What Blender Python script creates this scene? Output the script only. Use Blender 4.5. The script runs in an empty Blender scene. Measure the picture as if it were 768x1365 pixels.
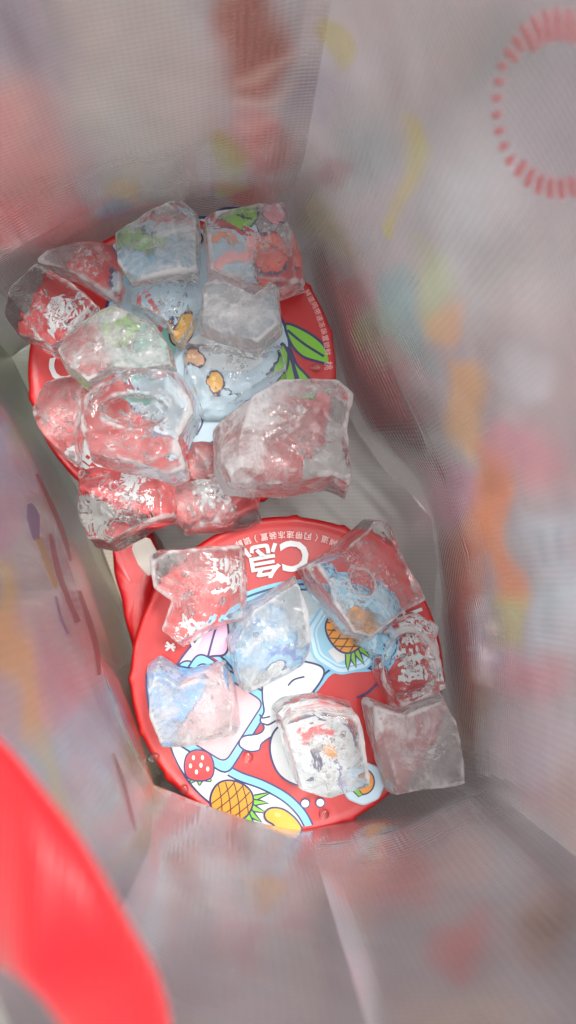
import bpy, bmesh, math, random
import numpy as np
from mathutils import Vector, Matrix, noise
from mathutils.bvhtree import BVHTree
from mathutils.geometry import tessellate_polygon

random.seed(4)
S = bpy.context.scene
C = S.collection

# ------------------------------------------------------------------ camera
F = 1136.0                       # focal length in photo pixels (768 x 1365)
CX, CY = 384.0, 682.5
NADIR = (310.0, 780.0)           # where straight down falls in the photo
CAM_Z = 0.405
Zc = -Vector(((NADIR[0]-CX)/F, -(NADIR[1]-CY)/F, -1.0)).normalized()
Xc = (Vector((1, 0, 0)) - Zc.x*Zc).normalized()
Yc = Zc.cross(Xc)
MR = Matrix((Xc, Yc, Zc))        # camera space -> world
cam_d = bpy.data.cameras.new('camera')
cam = bpy.data.objects.new('camera', cam_d); C.objects.link(cam)
cam.matrix_world = Matrix.Translation((0, 0, CAM_Z)) @ MR.to_4x4()
cam_d.sensor_fit = 'VERTICAL'; cam_d.sensor_height = 36
cam_d.lens = F*36/1365
cam_d.clip_start = 0.005; cam_d.clip_end = 500
cam_d.dof.use_dof = True
cam_d.dof.focus_distance = 0.318
cam_d.dof.aperture_fstop = 9.2
S.camera = cam

# ------------------------------------------------------------------ light
W = bpy.data.worlds.new('World'); S.world = W; W.use_nodes = True
nt = W.node_tree; bg = nt.nodes['Background']
sky = nt.nodes.new('ShaderNodeTexSky'); sky.sky_type = 'NISHITA'; sky.sun_disc = False
SUN_EL, SUN_ROT = math.radians(70), math.radians(40)
sky.sun_elevation = SUN_EL; sky.sun_rotation = SUN_ROT
sky.dust_density = 4.0; sky.air_density = 0.7; sky.ozone_density = 0.6
hs = nt.nodes.new('ShaderNodeHueSaturation'); hs.inputs['Saturation'].default_value = 0.25
nt.links.new(sky.outputs[0], hs.inputs['Color']); nt.links.new(hs.outputs[0], bg.inputs[0])
bg.inputs[1].default_value = 0.12
sd = bpy.data.lights.new('sun', 'SUN'); sd.energy = .62; sd.angle = math.radians(10); sd.color = (1, .96, .9)
sun = bpy.data.objects.new('sun', sd); C.objects.link(sun)
sdir = Vector((math.sin(SUN_ROT)*math.cos(SUN_EL), math.cos(SUN_ROT)*math.cos(SUN_EL), math.sin(SUN_EL)))
sun.rotation_euler = sdir.to_track_quat('Z', 'Y').to_euler()
sun.location = (0.3, 0.3, 2)
S.view_settings.view_transform = 'Standard'; S.view_settings.look = 'None'
S.view_settings.exposure = 1.62; S.view_settings.gamma = 1
cy = S.cycles
cy.max_bounces = 18; cy.transmission_bounces = 16; cy.diffuse_bounces = 4; cy.glossy_bounces = 6
cy.use_denoising = True; cy.sample_clamp_indirect = 6; cy.blur_glossy = 0.3
cy.caustics_refractive = True; cy.caustics_reflective = True

# ------------------------------------------------------------------ helpers
def at(px, py, z):
    d = MR @ Vector(((px-CX)/F, -(py-CY)/F, -1.0))
    return Vector((0, 0, CAM_Z)) + d*((z-CAM_Z)/d.z)

def to_px(P):                     # numpy (n,3) -> (n,2)
    M = np.array(MR)
    q = (P-np.array([0, 0, CAM_Z])) @ M
    z = np.where(q[:, 2] > -1e-3, -1e-3, q[:, 2])
    return np.stack([CX+F*q[:, 0]/-z, CY-F*q[:, 1]/-z], 1)

def lin(c):
    return tuple(((v/255)/12.92 if v/255 <= .04045 else (((v/255)+.055)/1.055)**2.4) for v in c)

def mesh_obj(name, verts, faces, mat, parent=None, smooth=False, mats=None, mi=None):
    me = bpy.data.meshes.new(name)
    me.from_pydata([tuple(v) for v in verts], [], faces); me.update()
    for m in (mats or [mat]): me.materials.append(m)
    if mi is not None: me.polygons.foreach_set('material_index', mi)
    if smooth: me.polygons.foreach_set('use_smooth', [True]*len(me.polygons))
    o = bpy.data.objects.new(name, me); C.objects.link(o)
    if parent: o.parent = parent; o.matrix_parent_inverse = parent.matrix_world.inverted()
    return o

def thing(name, label, cat, loc, group=None):
    o = bpy.data.objects.new(name, None); C.objects.link(o)
    o.empty_display_size = 0.02
    o.location = loc; o.matrix_world = Matrix.Translation(loc)
    o['label'] = label; o['category'] = cat
    if group: o['group'] = group
    return o

def mat_new(name):
    m = bpy.data.materials.new(name); m.use_nodes = True
    return m, m.node_tree, m.node_tree.nodes['Principled BSDF']

def N(t, typ, **kw):
    n = t.nodes.new(typ)
    for k, v in kw.items():
        if k in n.inputs.keys(): n.inputs[k].default_value = v
        else: setattr(n, k, v)
    return n

def spline(pts, n=8, closed=False):
    P = [Vector(p) for p in pts]; out = []
    m = len(P)
    rng = range(m) if closed else range(m-1)
    for i in rng:
        g = (lambda k: P[k % m]) if closed else (lambda k: P[max(0, min(m-1, k))])
        p0, p1, p2, p3 = g(i-1), g(i), g(i+1), g(i+2)
        for k in range(n):
            t = k/n
            out.append(.5*((2*p1)+(p2-p0)*t+(2*p0-5*p1+4*p2-p3)*t*t+(3*p1-p0-3*p2+p3)*t**3))
    if not closed: out.append(P[-1])
    return [(p[0], p[1]) for p in out]

def ell(cx, cy_, rx, ry, rot=0, n=36):
    r = math.radians(rot)
    return [(cx+rx*math.cos(a)*math.cos(r)-ry*math.sin(a)*math.sin(r),
             cy_+rx*math.cos(a)*math.sin(r)+ry*math.sin(a)*math.cos(r))
            for a in [2*math.pi*k/n for k in range(n)]]

# ------------------------------------------------------------------ materials
def foil(name, weave=1.0, trans=.34, rough=.11, metal=.92, silver=.44):
    m, t, p = mat_new(name)
    at_ = N(t, 'ShaderNodeAttribute', attribute_name='print')
    uv = N(t, 'ShaderNodeUVMap', uv_map='weave')
    mp = N(t, 'ShaderNodeMapping'); t.links.new(uv.outputs[0], mp.inputs[0])
    tc = N(t, 'ShaderNodeTexCoord')
    # tape threads running up and across the woven sack
    w1 = N(t, 'ShaderNodeTexWave', wave_type='BANDS', bands_direction='Y', wave_profile='SIN')
    w1.inputs['Scale'].default_value = 170; w1.inputs['Distortion'].default_value = 1.5
    w1.inputs['Detail'].default_value = 1.5; w1.inputs['Detail Scale'].default_value = 0.6
    w2 = N(t, 'ShaderNodeTexWave', wave_type='BANDS', bands_direction='X', wave_profile='SIN')
    w2.inputs['Scale'].default_value = 170; w2.inputs['Distortion'].default_value = 1.2
    for w in (w1, w2): t.links.new(mp.outputs[0], w.inputs[0])
    mul = N(t, 'ShaderNodeMath', operation='MULTIPLY_ADD'); mul.inputs[1].default_value = .3
    t.links.new(w2.outputs['Fac'], mul.inputs[0]); t.links.new(w1.outputs['Fac'], mul.inputs[2])
    ns = N(t, 'ShaderNodeTexNoise'); ns.inputs['Scale'].default_value = 90; ns.inputs['Detail'].default_value = 5
    t.links.new(tc.outputs['Object'], ns.inputs['Vector'])
    b1 = N(t, 'ShaderNodeBump'); b1.inputs['Strength'].default_value = .34*weave; b1.inputs['Distance'].default_value = .0003
    t.links.new(mul.outputs[0], b1.inputs['Height'])
    b2 = N(t, 'ShaderNodeBump'); b2.inputs['Strength'].default_value = .1; b2.inputs['Distance'].default_value = .0012
    t.links.new(ns.outputs['Fac'], b2.inputs['Height']); t.links.new(b1.outputs[0], b2.inputs['Normal'])
    t.links.new(b2.outputs[0], p.inputs['Normal'])
    ns2 = N(t, 'ShaderNodeTexNoise'); ns2.inputs['Scale'].default_value = 28; ns2.inputs['Detail'].default_value = 6
    t.links.new(tc.outputs['Object'], ns2.inputs['Vector'])
    mr = N(t, 'ShaderNodeMapRange'); mr.inputs[1].default_value = .3; mr.inputs[2].default_value = .7
    mr.inputs[3].default_value = .85; mr.inputs[4].default_value = 1.1
    t.links.new(ns2.outputs['Fac'], mr.inputs[0])
    th = N(t, 'ShaderNodeMapRange'); th.inputs[2].default_value = 1.3; th.inputs[3].default_value = .86; th.inputs[4].default_value = 1.1  # shadows between the threads, put into the foil colour
    t.links.new(mul.outputs[0], th.inputs[0])
    mth = N(t, 'ShaderNodeMath', operation='MULTIPLY'); t.links.new(mr.outputs[0], mth.inputs[0]); t.links.new(th.outputs[0], mth.inputs[1])
    vm = N(t, 'ShaderNodeVectorMath', operation='SCALE')
    t.links.new(at_.outputs['Color'], vm.inputs[0]); t.links.new(mth.outputs[0], vm.inputs['Scale'])
    foilc = N(t, 'ShaderNodeMix', data_type='RGBA'); foilc.inputs['Factor'].default_value = silver
    foilc.inputs['B'].default_value = (.93, .92, .92, 1)
    t.links.new(vm.outputs[0], foilc.inputs['A']); t.links.new(foilc.outputs['Result'], p.inputs['Base Color'])
    mr2 = N(t, 'ShaderNodeMapRange'); mr2.inputs[3].default_value = rough; mr2.inputs[4].default_value = rough+.12
    t.links.new(ns2.outputs['Fac'], mr2.inputs[0]); t.links.new(mr2.outputs[0], p.inputs['Roughness'])
    p.inputs['Metallic'].default_value = metal
    # thin laminate: daylight soaks through from outside and carries the print with it
    tl = N(t, 'ShaderNodeBsdfTranslucent'); t.links.new(vm.outputs[0], tl.inputs['Color']); t.links.new(b2.outputs[0], tl.inputs['Normal'])
    ms = N(t, 'ShaderNodeMixShader'); 
    # the sack is double at its foot, so less daylight comes through there
    lay = N(t, 'ShaderNodeMath', operation='MULTIPLY'); lay.inputs[1].default_value = trans
    t.links.new(at_.outputs['Alpha'], lay.inputs[0]); t.links.new(lay.outputs[0], ms.inputs[0])
    t.links.new(p.outputs[0], ms.inputs[1]); t.links.new(tl.outputs[0], ms.inputs[2])
    t.links.new(ms.outputs[0], t.nodes['Material Output'].inputs['Surface'])
    return m

M_foil = foil('silver_woven_foil')
M_floor = foil('silver_bag_floor', weave=.3, trans=.3, rough=.38, metal=.35, silver=.3)

def plastic(name, rgb, rough=.35, bump=0.15, coat=0.0):
    m, t, p = mat_new(name)
    tc = N(t, 'ShaderNodeTexCoord')
    ns = N(t, 'ShaderNodeTexNoise'); ns.inputs['Scale'].default_value = 60; ns.inputs['Detail'].default_value = 6
    t.links.new(tc.outputs['Object'], ns.inputs['Vector'])
    mx = N(t, 'ShaderNodeMix', data_type='RGBA')
    c = lin(rgb)
    mx.inputs['A'].default_value = (*[v*.86 for v in c], 1); mx.inputs['B'].default_value = (*[min(1, v*1.1+.003) for v in c], 1)
    t.links.new(ns.outputs['Fac'], mx.inputs['Factor']); t.links.new(mx.outputs['Result'], p.inputs['Base Color'])
    mr = N(t, 'ShaderNodeMapRange'); mr.inputs[3].default_value = rough-.1; mr.inputs[4].default_value = rough+.15
    t.links.new(ns.outputs['Fac'], mr.inputs[0]); t.links.new(mr.outputs[0], p.inputs['Roughness'])
    b = N(t, 'ShaderNodeBump'); b.inputs['Strength'].default_value = bump; b.inputs['Distance'].default_value = .0008
    t.links.new(ns.outputs['Fac'], b.inputs['Height']); t.links.new(b.outputs[0], p.inputs['Normal'])
    p.inputs['Coat Weight'].default_value = coat
    return m

RED = (186, 10, 14)
M_red = plastic('red_lid_film', RED, .36, .3, .05)
M_rim = plastic('red_rim_plastic', (222, 20, 26), .3, .1)
M_tub = plastic('red_tub_plastic', (190, 18, 22), .3, .1)
_pm = {}
def ink(rgb):
    if rgb not in _pm: _pm[rgb] = plastic('ink_%d_%d_%d' % rgb, rgb, .36, .2)
    return _pm[rgb]
WHITE = (208, 214, 214); NAVY = (18, 28, 92); SKY = (118, 190, 222); PALE = (188, 218, 232)
ORANGE = (222, 146, 26); GREEN = (120, 190, 34); PINK = (232, 178, 205); BERRY = (220, 34, 44)

def ice_mat(name, frost, rough, bump):  # clear ice with rime on its edges and in patches
    m, t, p = mat_new(name)
    out = t.nodes['Material Output']
    tc = N(t, 'ShaderNodeTexCoord'); oi = N(t, 'ShaderNodeObjectInfo')
    add = N(t, 'ShaderNodeVectorMath', operation='ADD')
    t.links.new(tc.outputs['Object'], add.inputs[0]); t.links.new(oi.outputs['Random'], add.inputs[1])
    n1 = N(t, 'ShaderNodeTexNoise'); n1.inputs['Scale'].default_value = 105; n1.inputs['Detail'].default_value = 2.5; n1.inputs['Roughness'].default_value = .5; n1.inputs['Distortion'].default_value = 1.2
    n2 = N(t, 'ShaderNodeTexNoise'); n2.inputs['Scale'].default_value = 260; n2.inputs['Detail'].default_value = 4
    n3 = N(t, 'ShaderNodeTexVoronoi', feature='DISTANCE_TO_EDGE'); n3.inputs['Scale'].default_value = 95
    for n in (n1, n2): t.links.new(add.outputs[0], n.inputs['Vector'])
    vw = N(t, 'ShaderNodeVectorMath', operation='MULTIPLY_ADD'); vw.inputs[1].default_value = (.02, .02, .02)
    t.links.new(n1.outputs['Color'], vw.inputs[0]); t.links.new(add.outputs[0], vw.inputs[2])
    t.links.new(vw.outputs[0], n3.inputs['Vector'])
    p.inputs['Transmission Weight'].default_value = 1; p.inputs['IOR'].default_value = 1.31; p.inputs['Specular IOR Level'].default_value = .5
    p.inputs['Base Color'].default_value = (1, 1, 1, 1)
    mr = N(t, 'ShaderNodeMapRange'); mr.inputs[1].default_value = .38; mr.inputs[2].default_value = .68
    mr.inputs[3].default_value = 0; mr.inputs[4].default_value = rough
    t.links.new(n1.outputs['Fac'], mr.inputs[0]); t.links.new(mr.outputs[0], p.inputs['Roughness'])
    b = N(t, 'ShaderNodeBump'); b.inputs['Strength'].default_value = min(1, bump*1.1); b.inputs['Distance'].default_value = .0017
    t.links.new(n1.outputs['Fac'], b.inputs['Height'])
    b2 = N(t, 'ShaderNodeBump'); b2.inputs['Strength'].default_value = bump*.25; b2.inputs['Distance'].default_value = .0003
    t.links.new(n2.outputs['Fac'], b2.inputs['Height']); t.links.new(b.outputs[0], b2.inputs['Normal'])
    t.links.new(b2.outputs[0], p.inputs['Normal'])
    df = N(t, 'ShaderNodeBsdfDiffuse'); df.inputs[0].default_value = (.93, .94, .94, 1)
    tl = N(t, 'ShaderNodeBsdfTranslucent'); tl.inputs[0].default_value = (.9, .92, .92, 1)
    ms = N(t, 'ShaderNodeMixShader'); ms.inputs[0].default_value = .62
    t.links.new(df.outputs[0], ms.inputs[1]); t.links.new(tl.outputs[0], ms.inputs[2])
    fr = N(t, 'ShaderNodeMapRange'); fr.inputs[1].default_value = .46; fr.inputs[2].default_value = .64
    fr.inputs[3].default_value = frost*.5; fr.inputs[4].default_value = min(1, frost*2.6)
    n4 = N(t, 'ShaderNodeTexNoise'); n4.inputs['Scale'].default_value = 55; n4.inputs['Detail'].default_value = 12; n4.inputs['Roughness'].default_value = .72; n4.inputs['Distortion'].default_value = .6
    t.links.new(add.outputs[0], n4.inputs['Vector']); t.links.new(n4.outputs['Fac'], fr.inputs[0])
    ge = N(t, 'ShaderNodeAttribute', attribute_name='edge')
    pt = N(t, 'ShaderNodeMapRange'); pt.inputs[1].default_value = 0; pt.inputs[2].default_value = 1; pt.inputs[3].default_value = 0; pt.inputs[4].default_value = .8
    t.links.new(ge.outputs['Fac'], pt.inputs[0])
    ra = N(t, 'ShaderNodeAttribute', attribute_name='rime')
    m1 = N(t, 'ShaderNodeMath', operation='MULTIPLY'); t.links.new(fr.outputs[0], m1.inputs[0]); t.links.new(ra.outputs['Fac'], m1.inputs[1])
    m2_ = N(t, 'ShaderNodeMath', operation='ADD'); m2_.use_clamp = True; t.links.new(m1.outputs[0], m2_.inputs[0]); t.links.new(pt.outputs[0], m2_.inputs[1])
    mm = N(t, 'ShaderNodeMixShader')
    t.links.new(m2_.outputs[0], mm.inputs[0]); t.links.new(p.outputs[0], mm.inputs[1]); t.links.new(ms.outputs[0], mm.inputs[2])
    t.links.new(mm.outputs[0], out.inputs['Surface'])
    return m
M_ice = {'clear': ice_mat('clear_ice', .025, .015, .9), 'wet': ice_mat('wet_ice', .14, .025, .7),
         'cloudy': ice_mat('cloudy_ice', .3, .08, .55), 'frost': ice_mat('frosted_ice', .5, .16, .4)}
M_air, t_, p_ = mat_new('air_pocket_in_ice')
p_.inputs['Transmission Weight'].default_value = 1; p_.inputs['IOR'].default_value = 1.31; p_.inputs['Roughness'].default_value = .04

# ------------------------------------------------------------------ ground under the bag
M_ground = plastic('grey_pavement', (120, 116, 110), .8, .6)
g = mesh_obj('ground', [(-30, -30, -.004), (30, -30, -.004), (30, 30, -.004), (-30, 30, -.004)], [(0, 1, 2, 3)], M_ground)
g['kind'] = 'structure'

# ------------------------------------------------------------------ insulated bag
LV = [0.0, 0.066, 0.100, 0.17, 0.283]
# columns: photo pixels at lid height, inward push (px) at the level just above the lids, world shift at .17 / .285
cols = [  # name, px at z=.075, px at z=.092 (None = straight up), shift(m) at rim
    ('A', (-50, 408), None, (0, 0)),
    ('B', (150, 292), (143, 272), (0, 0)),
    ('B2', (262, 272), (262, 244), (0, 0.002)),
    ('C', (386, 256), (404, 222), (0, 0)),
    ('D1', (434, 400), (480, 385), (0.002, 0)),
    ('D2', (490, 560), (558, 560), (0.004, 0)),
    ('D3', (570, 660), (606, 690), (0.004, 0)),
    ('D4', (600, 850), (640, 850), (0.003, 0)),
    ('E', (622, 1045), (654, 1052), (0, 0)),
    ('E2', (520, 1082), (528, 1106), (0, -0.004)),
    ('Fm', (406, 1110), (415, 1124), (0, 0)),
    ('G2', (302, 1096), (298, 1080), (0, -0.003)),
    ('G', (208, 1060), (204, 1044), (0.010, 0)),
    ('H', (158, 895), None, (-0.002, 0)),
    ('I', (82, 680), None, (-0.004, 0)),
    ('J', (4, 520), None, (-0.002, 0)),
]
def level_points(c):
    nm, p0, p1, sh = c
    a = at(*p0, .075)
    b = at(*p1, .100) if p1 else Vector((a.x, a.y, .100))
    cen = Vector((0.0, 0.01, 0))
    fl = Vector((a.x, a.y, 0)); 
    if nm in ('D1',): fl = at(408, 440, 0)
    if nm in ('D2',): fl = at(492, 600, 0)
    if nm in ('D3',): fl = at(578, 700, 0)
    if nm in ('D4',): fl = at(576, 840, 0)
    r = [fl, Vector((a.x, a.y, .066)), b]
    for z, k in ((.17, .6), (.283, .1)):
        r.append(Vector((b.x+sh[0]*k, b.y+sh[1]*k, z)))
    for i, z in enumerate(LV): r[i] = Vector((r[i].x, r[i].y, z))
    return r
CP = [level_points(c) for c in cols]
K = len(cols)
panels = {'end_panel': [('A', 'B', ''), ('B', 'C', '')], }
PAN = [('end_panel', ['A', 'B']), ('end_panel', ['B', 'B2', 'C']), ('side_panel', ['C', 'D1', 'D2', 'D3', 'D4', 'E']),
       ('end_panel', ['E', 'E2', 'Fm']), ('end_panel', ['Fm', 'G2', 'G']), ('side_panel', ['G', 'H', 'I', 'J', 'A'])]
idx = {c[0]: i for i, c in enumerate(cols)}

# bag print seen through the silver lining, mixed with reflections painted into the colour: (polygon or ellipse px, colour, softness px, strength)
def E_(x, y, rx, ry, c, k=.8, s=.4, rot=0): return ('e', (x, y, rx, ry, math.radians(rot)), c, s, k)
def P_(pts, c, k=.8, s=10): return ('p', pts, c, s, k)
print_and_reflections = [
    E_(20, 210, 130, 170, (196, 132, 128), .9, .8), E_(30, 40, 130, 90, (150, 134, 146), .9, .8),
    E_(70, 300, 130, 60, (205, 120, 120), .7, .8),
    P_([(60, -60), (250, -60), (260, 260), (150, 300), (95, 120)], (172, 158, 146), .8, 25),
    E_(240, 130, 70, 120, (178, 160, 152), .6, .8),
    E_(335, 50, 60, 110, (160, 92, 76), .85, .7), E_(350, 190, 48, 60, (186, 124, 120), .8, .7),
    E_(300, 205, 26, 34, (160, 150, 84), .8, .7), E_(165, 258, 26, 22, (184, 150, 104), .8, .7),
    E_(162, 288, 26, 14, (130, 150, 172), .8, .7), E_(330, 255, 60, 22, (190, 84, 76), .7, .8),
    E_(450, 55, 26, 36, (168, 160, 112), .8, .5), E_(430, 130, 60, 60, (148, 142, 152), .7, .8),
    E_(480, 190, 70, 90, (150, 158, 160), .7, .9), E_(440, 230, 34, 20, (160, 130, 136), .7, .8, -50),
    P_([(549, 158), (563, 162), (574, 196), (556, 250), (536, 300), (522, 296), (530, 240)], (184, 172, 112), .9, 7),
    E_(521, 308, 12, 18, (182, 172, 116), .8, .5),
    E_(740, 150, 90, 150, (158, 150, 156), .7, .8), E_(640, 60, 120, 80, (158, 158, 156), .7, .8),
    P_([(408, 300), (422, 262), (450, 290), (470, 330), (440, 330), (415, 310)], (160, 150, 100), .8, 12),
    P_([(493, 368), (535, 365), (575, 452), (570, 490), (530, 472)], (132, 166, 168), .85, 9),
    P_([(560, 318), (595, 330), (606, 440), (580, 452), (548, 372)], (172, 178, 136), .8, 9),
    E_(600, 430, 26, 40, (206, 166, 132), .7, .7, 20),
    P_([(592, 478), (632, 486), (650, 596), (622, 612), (604, 560)], (212, 164, 112), .9, 8),
    P_([(640, 596), (676, 610), (680, 730), (700, 800), (664, 812), (644, 720), (628, 660)], (222, 140, 90), .9, 8),
    P_([(622, 640), (650, 640), (652, 745), (628, 745)], (214, 132, 84), .8, 8),
    P_([(654, 800), (700, 790), (704, 860), (660, 870)], (184, 178, 112), .8, 7),
    E_(690, 500, 60, 45, (192, 194, 198), .7, .8), E_(620, 260, 90, 110, (178, 182, 184), .7, .9),
    E_(690, 395, 90, 80, (186, 178, 180), .7, .9),
    E_(700, 600, 70, 60, (206, 148, 158), .8, .8), E_(600, 660, 50, 60, (196, 140, 160), .8, .8),
    P_([(700, 680), (790, 690), (790, 880), (716, 860)], (184, 192, 198), .85, 10),
    E_(700, 900, 80, 50, (190, 140, 150), .7, .8), E_(720, 1000, 90, 90, (180, 168, 178), .7, .9),
    E_(650, 860, 30, 70, (170, 166, 184), .6, .8),
    E_(620, 760, 34, 80, (206, 128, 96), .6, .8), E_(625, 950, 30, 110, (186, 160, 140), .6, .9),
    # soft remains of big lettering
    P_([(716, 706), (726, 704), (730, 740), (720, 744)], (150, 160, 168), .8, 6), P_([(746, 700), (756, 700), (760, 742), (750, 744)], (150, 160, 168), .8, 6),
    P_([(724, 770), (734, 768), (744, 832), (734, 836)], (154, 164, 168), .7, 6), P_([(664, 520), (690, 500), (720, 520), (690, 560)], (198, 200, 206), .6, 12),
    P_([(312, 100), (386, 68), (390, 78), (318, 112)], (200, 172, 164), .7, 6), P_([(320, 134), (392, 116), (394, 124), (324, 144)], (200, 172, 164), .7, 6),
    P_([(326, 160), (372, 152), (374, 160), (328, 170)], (206, 172, 164), .6, 6), P_([(326, 186), (372, 180), (372, 198), (328, 202)], (206, 172, 164), .6, 6),
    # left side panel
    P_([(-20, 440), (40, 470), (90, 640), (60, 690), (20, 600), (-20, 560)], (120, 138, 96), .85, 16),
    E_(0, 580, 26, 60, (128, 150, 186), .8, .7), E_(25, 640, 70, 60, (160, 140, 168), .7, .9),
    P_([(110, 700), (150, 740), (190, 900), (215, 1060), (196, 1080), (170, 980), (130, 800)], (176, 150, 96), .95, 12),  # gold strip, a reflection painted into the wall
    E_(80, 760, 60, 110, (170, 158, 166), .7, .9), E_(5, 700, 30, 60, (198, 140, 168), .7, .8),
    P_([(-10, 740), (10, 760), (26, 830), (45, 860), (62, 960), (44, 1000), (18, 930), (-10, 880)], (214, 176, 96), .9, 8),
    P_([(40, 960), (66, 970), (84, 1060), (100, 1110), (92, 1130), (64, 1050)], (198, 178, 108), .9, 9),
    E_(75, 910, 45, 60, (188, 142, 158), .7, .8), E_(110, 1030, 40, 50, (180, 146, 158), .6, .8),
    P_([(158, 880), (176, 890), (186, 1000), (170, 980)], (168, 74, 74), .8, 8),
    P_([(172, 1000), (215, 1010), (212, 1130), (190, 1120)], (148, 150, 88), .7, 12),
    E_(150, 1180, 40, 130, (138, 142, 150), .7, .9),
    # far end panels, with reflections of the lid and plate painted in
    E_(280, 1110, 110, 60, (150, 84, 80), .75, .8), E_(350, 1185, 34, 34, (196, 154, 96), .8, .8),
    E_(320, 1240, 60, 80, (172, 128, 132), .7, .9), E_(250, 1300, 90, 90, (140, 130, 136), .8, .9),
    E_(510, 1175, 110, 75, (200, 134, 128), .75, .9), E_(620, 1150, 60, 60, (190, 160, 152), .7, .9),
    E_(470, 1290, 70, 60, (180, 166, 170), .8, .9), E_(620, 1260, 60, 70, (196, 120, 116), .8, .9),
    E_(720, 1230, 60, 80, (160, 130, 112), .7, .9), E_(620, 1360, 140, 60, (196, 178, 164), .8, .9),
    E_(505, 1105, 36, 22, (182, 182, 184), .8, .6), E_(505, 1103, 14, 12, (226, 160, 90), .9, .6),  # painted reflection of the lid's small plate
]
def paint(P, base=(168, 162, 163)):
    q = to_px(P); n = len(P)
    col = np.tile(np.array(lin(base)), (n, 1))
    x, y = q[:, 0], q[:, 1]
    # wobble, so that edges run like smeared print
    wx = x+7*np.sin(y*.045+1)+4*np.sin(x*.09+y*.03); wy = y+8*np.sin(x*.05)+4*np.sin(y*.08-x*.05)
    for typ, dat, c, s, k in print_and_reflections:
        c = tuple(min(255, v*1.08) for v in c)
        if typ == 'e':
            cx_, cy_, rx, ry, rr = dat
            dx, dy = wx-cx_, wy-cy_
            u = (dx*math.cos(rr)+dy*math.sin(rr))/rx; v = (-dx*math.sin(rr)+dy*math.cos(rr))/ry
            d = np.sqrt(u*u+v*v)
            a = np.clip((1-d)/s+.5*(1-s), 0, 1)
        else:
            pts = np.array(dat, float); ins = np.zeros(n, bool); dist = np.full(n, 1e9)
            for i in range(len(pts)):
                x1, y1 = pts[i-1]; x2, y2 = pts[i]
                if y1 != y2:
                    cnd = ((y1 > wy) != (y2 > wy)) & (wx < (x2-x1)*(wy-y1)/(y2-y1)+x1); ins ^= cnd
                L = (x2-x1)**2+(y2-y1)**2
                tt = np.clip(((wx-x1)*(x2-x1)+(wy-y1)*(y2-y1))/L, 0, 1)
                dist = np.minimum(dist, np.hypot(wx-x1-tt*(x2-x1), wy-y1-tt*(y2-y1)))
            sd_ = np.where(ins, dist, -dist)
            a = np.clip(sd_/(s*1.7)*.5+.5, 0, 1)
        a = a*a*(3-2*a)*k*(.85 if typ == 'p' else 1.0)
        col = col*(1-a[:, None])+np.array(lin(c))*a[:, None]
    return col

bag = thing('cooler_bag', 'open silver-lined woven cooler bag holding two red tubs heaped with ice', 'bag', (0, 0, 0))
bag_bvh_v, bag_bvh_f = [], []
def smooth_cols(names, t):        # Catmull-Rom along a panel, t in [0, n-1]
    i = min(int(t), len(names)-2); f = t-i
    def g(k): return CP[idx[names[max(0, min(len(names)-1, k))]]]
    out = []
    for l in range(len(LV)):
        p0, p1, p2, p3 = g(i-1)[l], g(i)[l], g(i+1)[l], g(i+2)[l]
        out.append(.5*((2*p1)+(p2-p0)*f+(2*p0-5*p1+4*p2-p3)*f*f+(3*p1-p0-3*p2+p3)*f**3))
    return out
def vert_at(L, z):
    for l in range(len(LV)-1):
        if z <= LV[l+1]+1e-9:
            f = (z-LV[l])/(LV[l+1]-LV[l]); return L[l].lerp(L[l+1], f)
    return L[-1].copy()
def add_attr(o, P, uv):
    me = o.data
    a = me.color_attributes.new('print', 'FLOAT_COLOR', 'POINT')  # print colours together with the painted reflections
    c = np.ones((len(P), 4), np.float32); c[:, :3] = paint(np.array(P), (178, 184, 174) if o.name == 'floor_panel' else (184, 177, 179))
    zz = np.array(P)[:, 2]; k_ = np.clip((zz-.075)/.07, 0, 1); c[:, 3] = .3+.7*k_*k_*(3-2*k_)
    if o.name == 'floor_panel': c[:, 3] = .3
    a.data.foreach_set('color', c.ravel())
    ul = me.uv_layers.new(name='weave')
    li = np.zeros(len(me.loops), int); me.loops.foreach_get('vertex_index', li)
    ul.data.foreach_set('uv', np.array(uv, np.float32)[li].ravel())
U0 = 0.0
for nm, names in PAN:
    Ltot = sum((CP[idx[names[k]]][2]-CP[idx[names[k+1]]][2]).length for k in range(len(names)-1))
    nu = max(8, int(Ltot/.0015)); nv = int(LV[-1]/.0016)
    zs = [LV[-1]*j/nv for j in range(nv+1)]
    V = []; UV = []
    for a in range(nu+1):
        L = smooth_cols(names, (len(names)-1)*a/nu)
        e = min(1, min(a, nu-a)/6)
        for z in zs:
            p = vert_at(L, z)
            # smooth the kinks between levels a little
            q = (vert_at(L, max(0, z-.006))+vert_at(L, min(LV[-1], z+.006))+p)/3; p = Vector((q.x, q.y, z))
            w = noise.noise(Vector((p.x*22, p.y*22, z*13)))*.0028+noise.noise(Vector((p.x*60, p.y*60, z*34+5)))*.0010
            w += (abs(noise.noise(Vector((p.x*30+9, p.y*30, z*8))))-.15)*.0016
            if z < .1: w = -abs(w)*.6
            d = Vector((p.x-.0, p.y-.005, 0)).normalized()
            p = p - d*(w*e)
            V.append(p); UV.append((U0+Ltot*a/nu, z))
    U0 += Ltot
    Fc = []
    h = nv+1
    for a in range(nu):
        for b in range(nv):
            Fc.append((a*h+b, (a+1)*h+b, (a+1)*h+b+1, a*h+b+1))
    o = mesh_obj(nm, V, Fc, M_foil, bag, smooth=True)
    add_attr(o, V, UV)
    k0 = len(bag_bvh_v); bag_bvh_v += V; bag_bvh_f += [tuple(i+k0 for i in f) for f in Fc]
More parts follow.
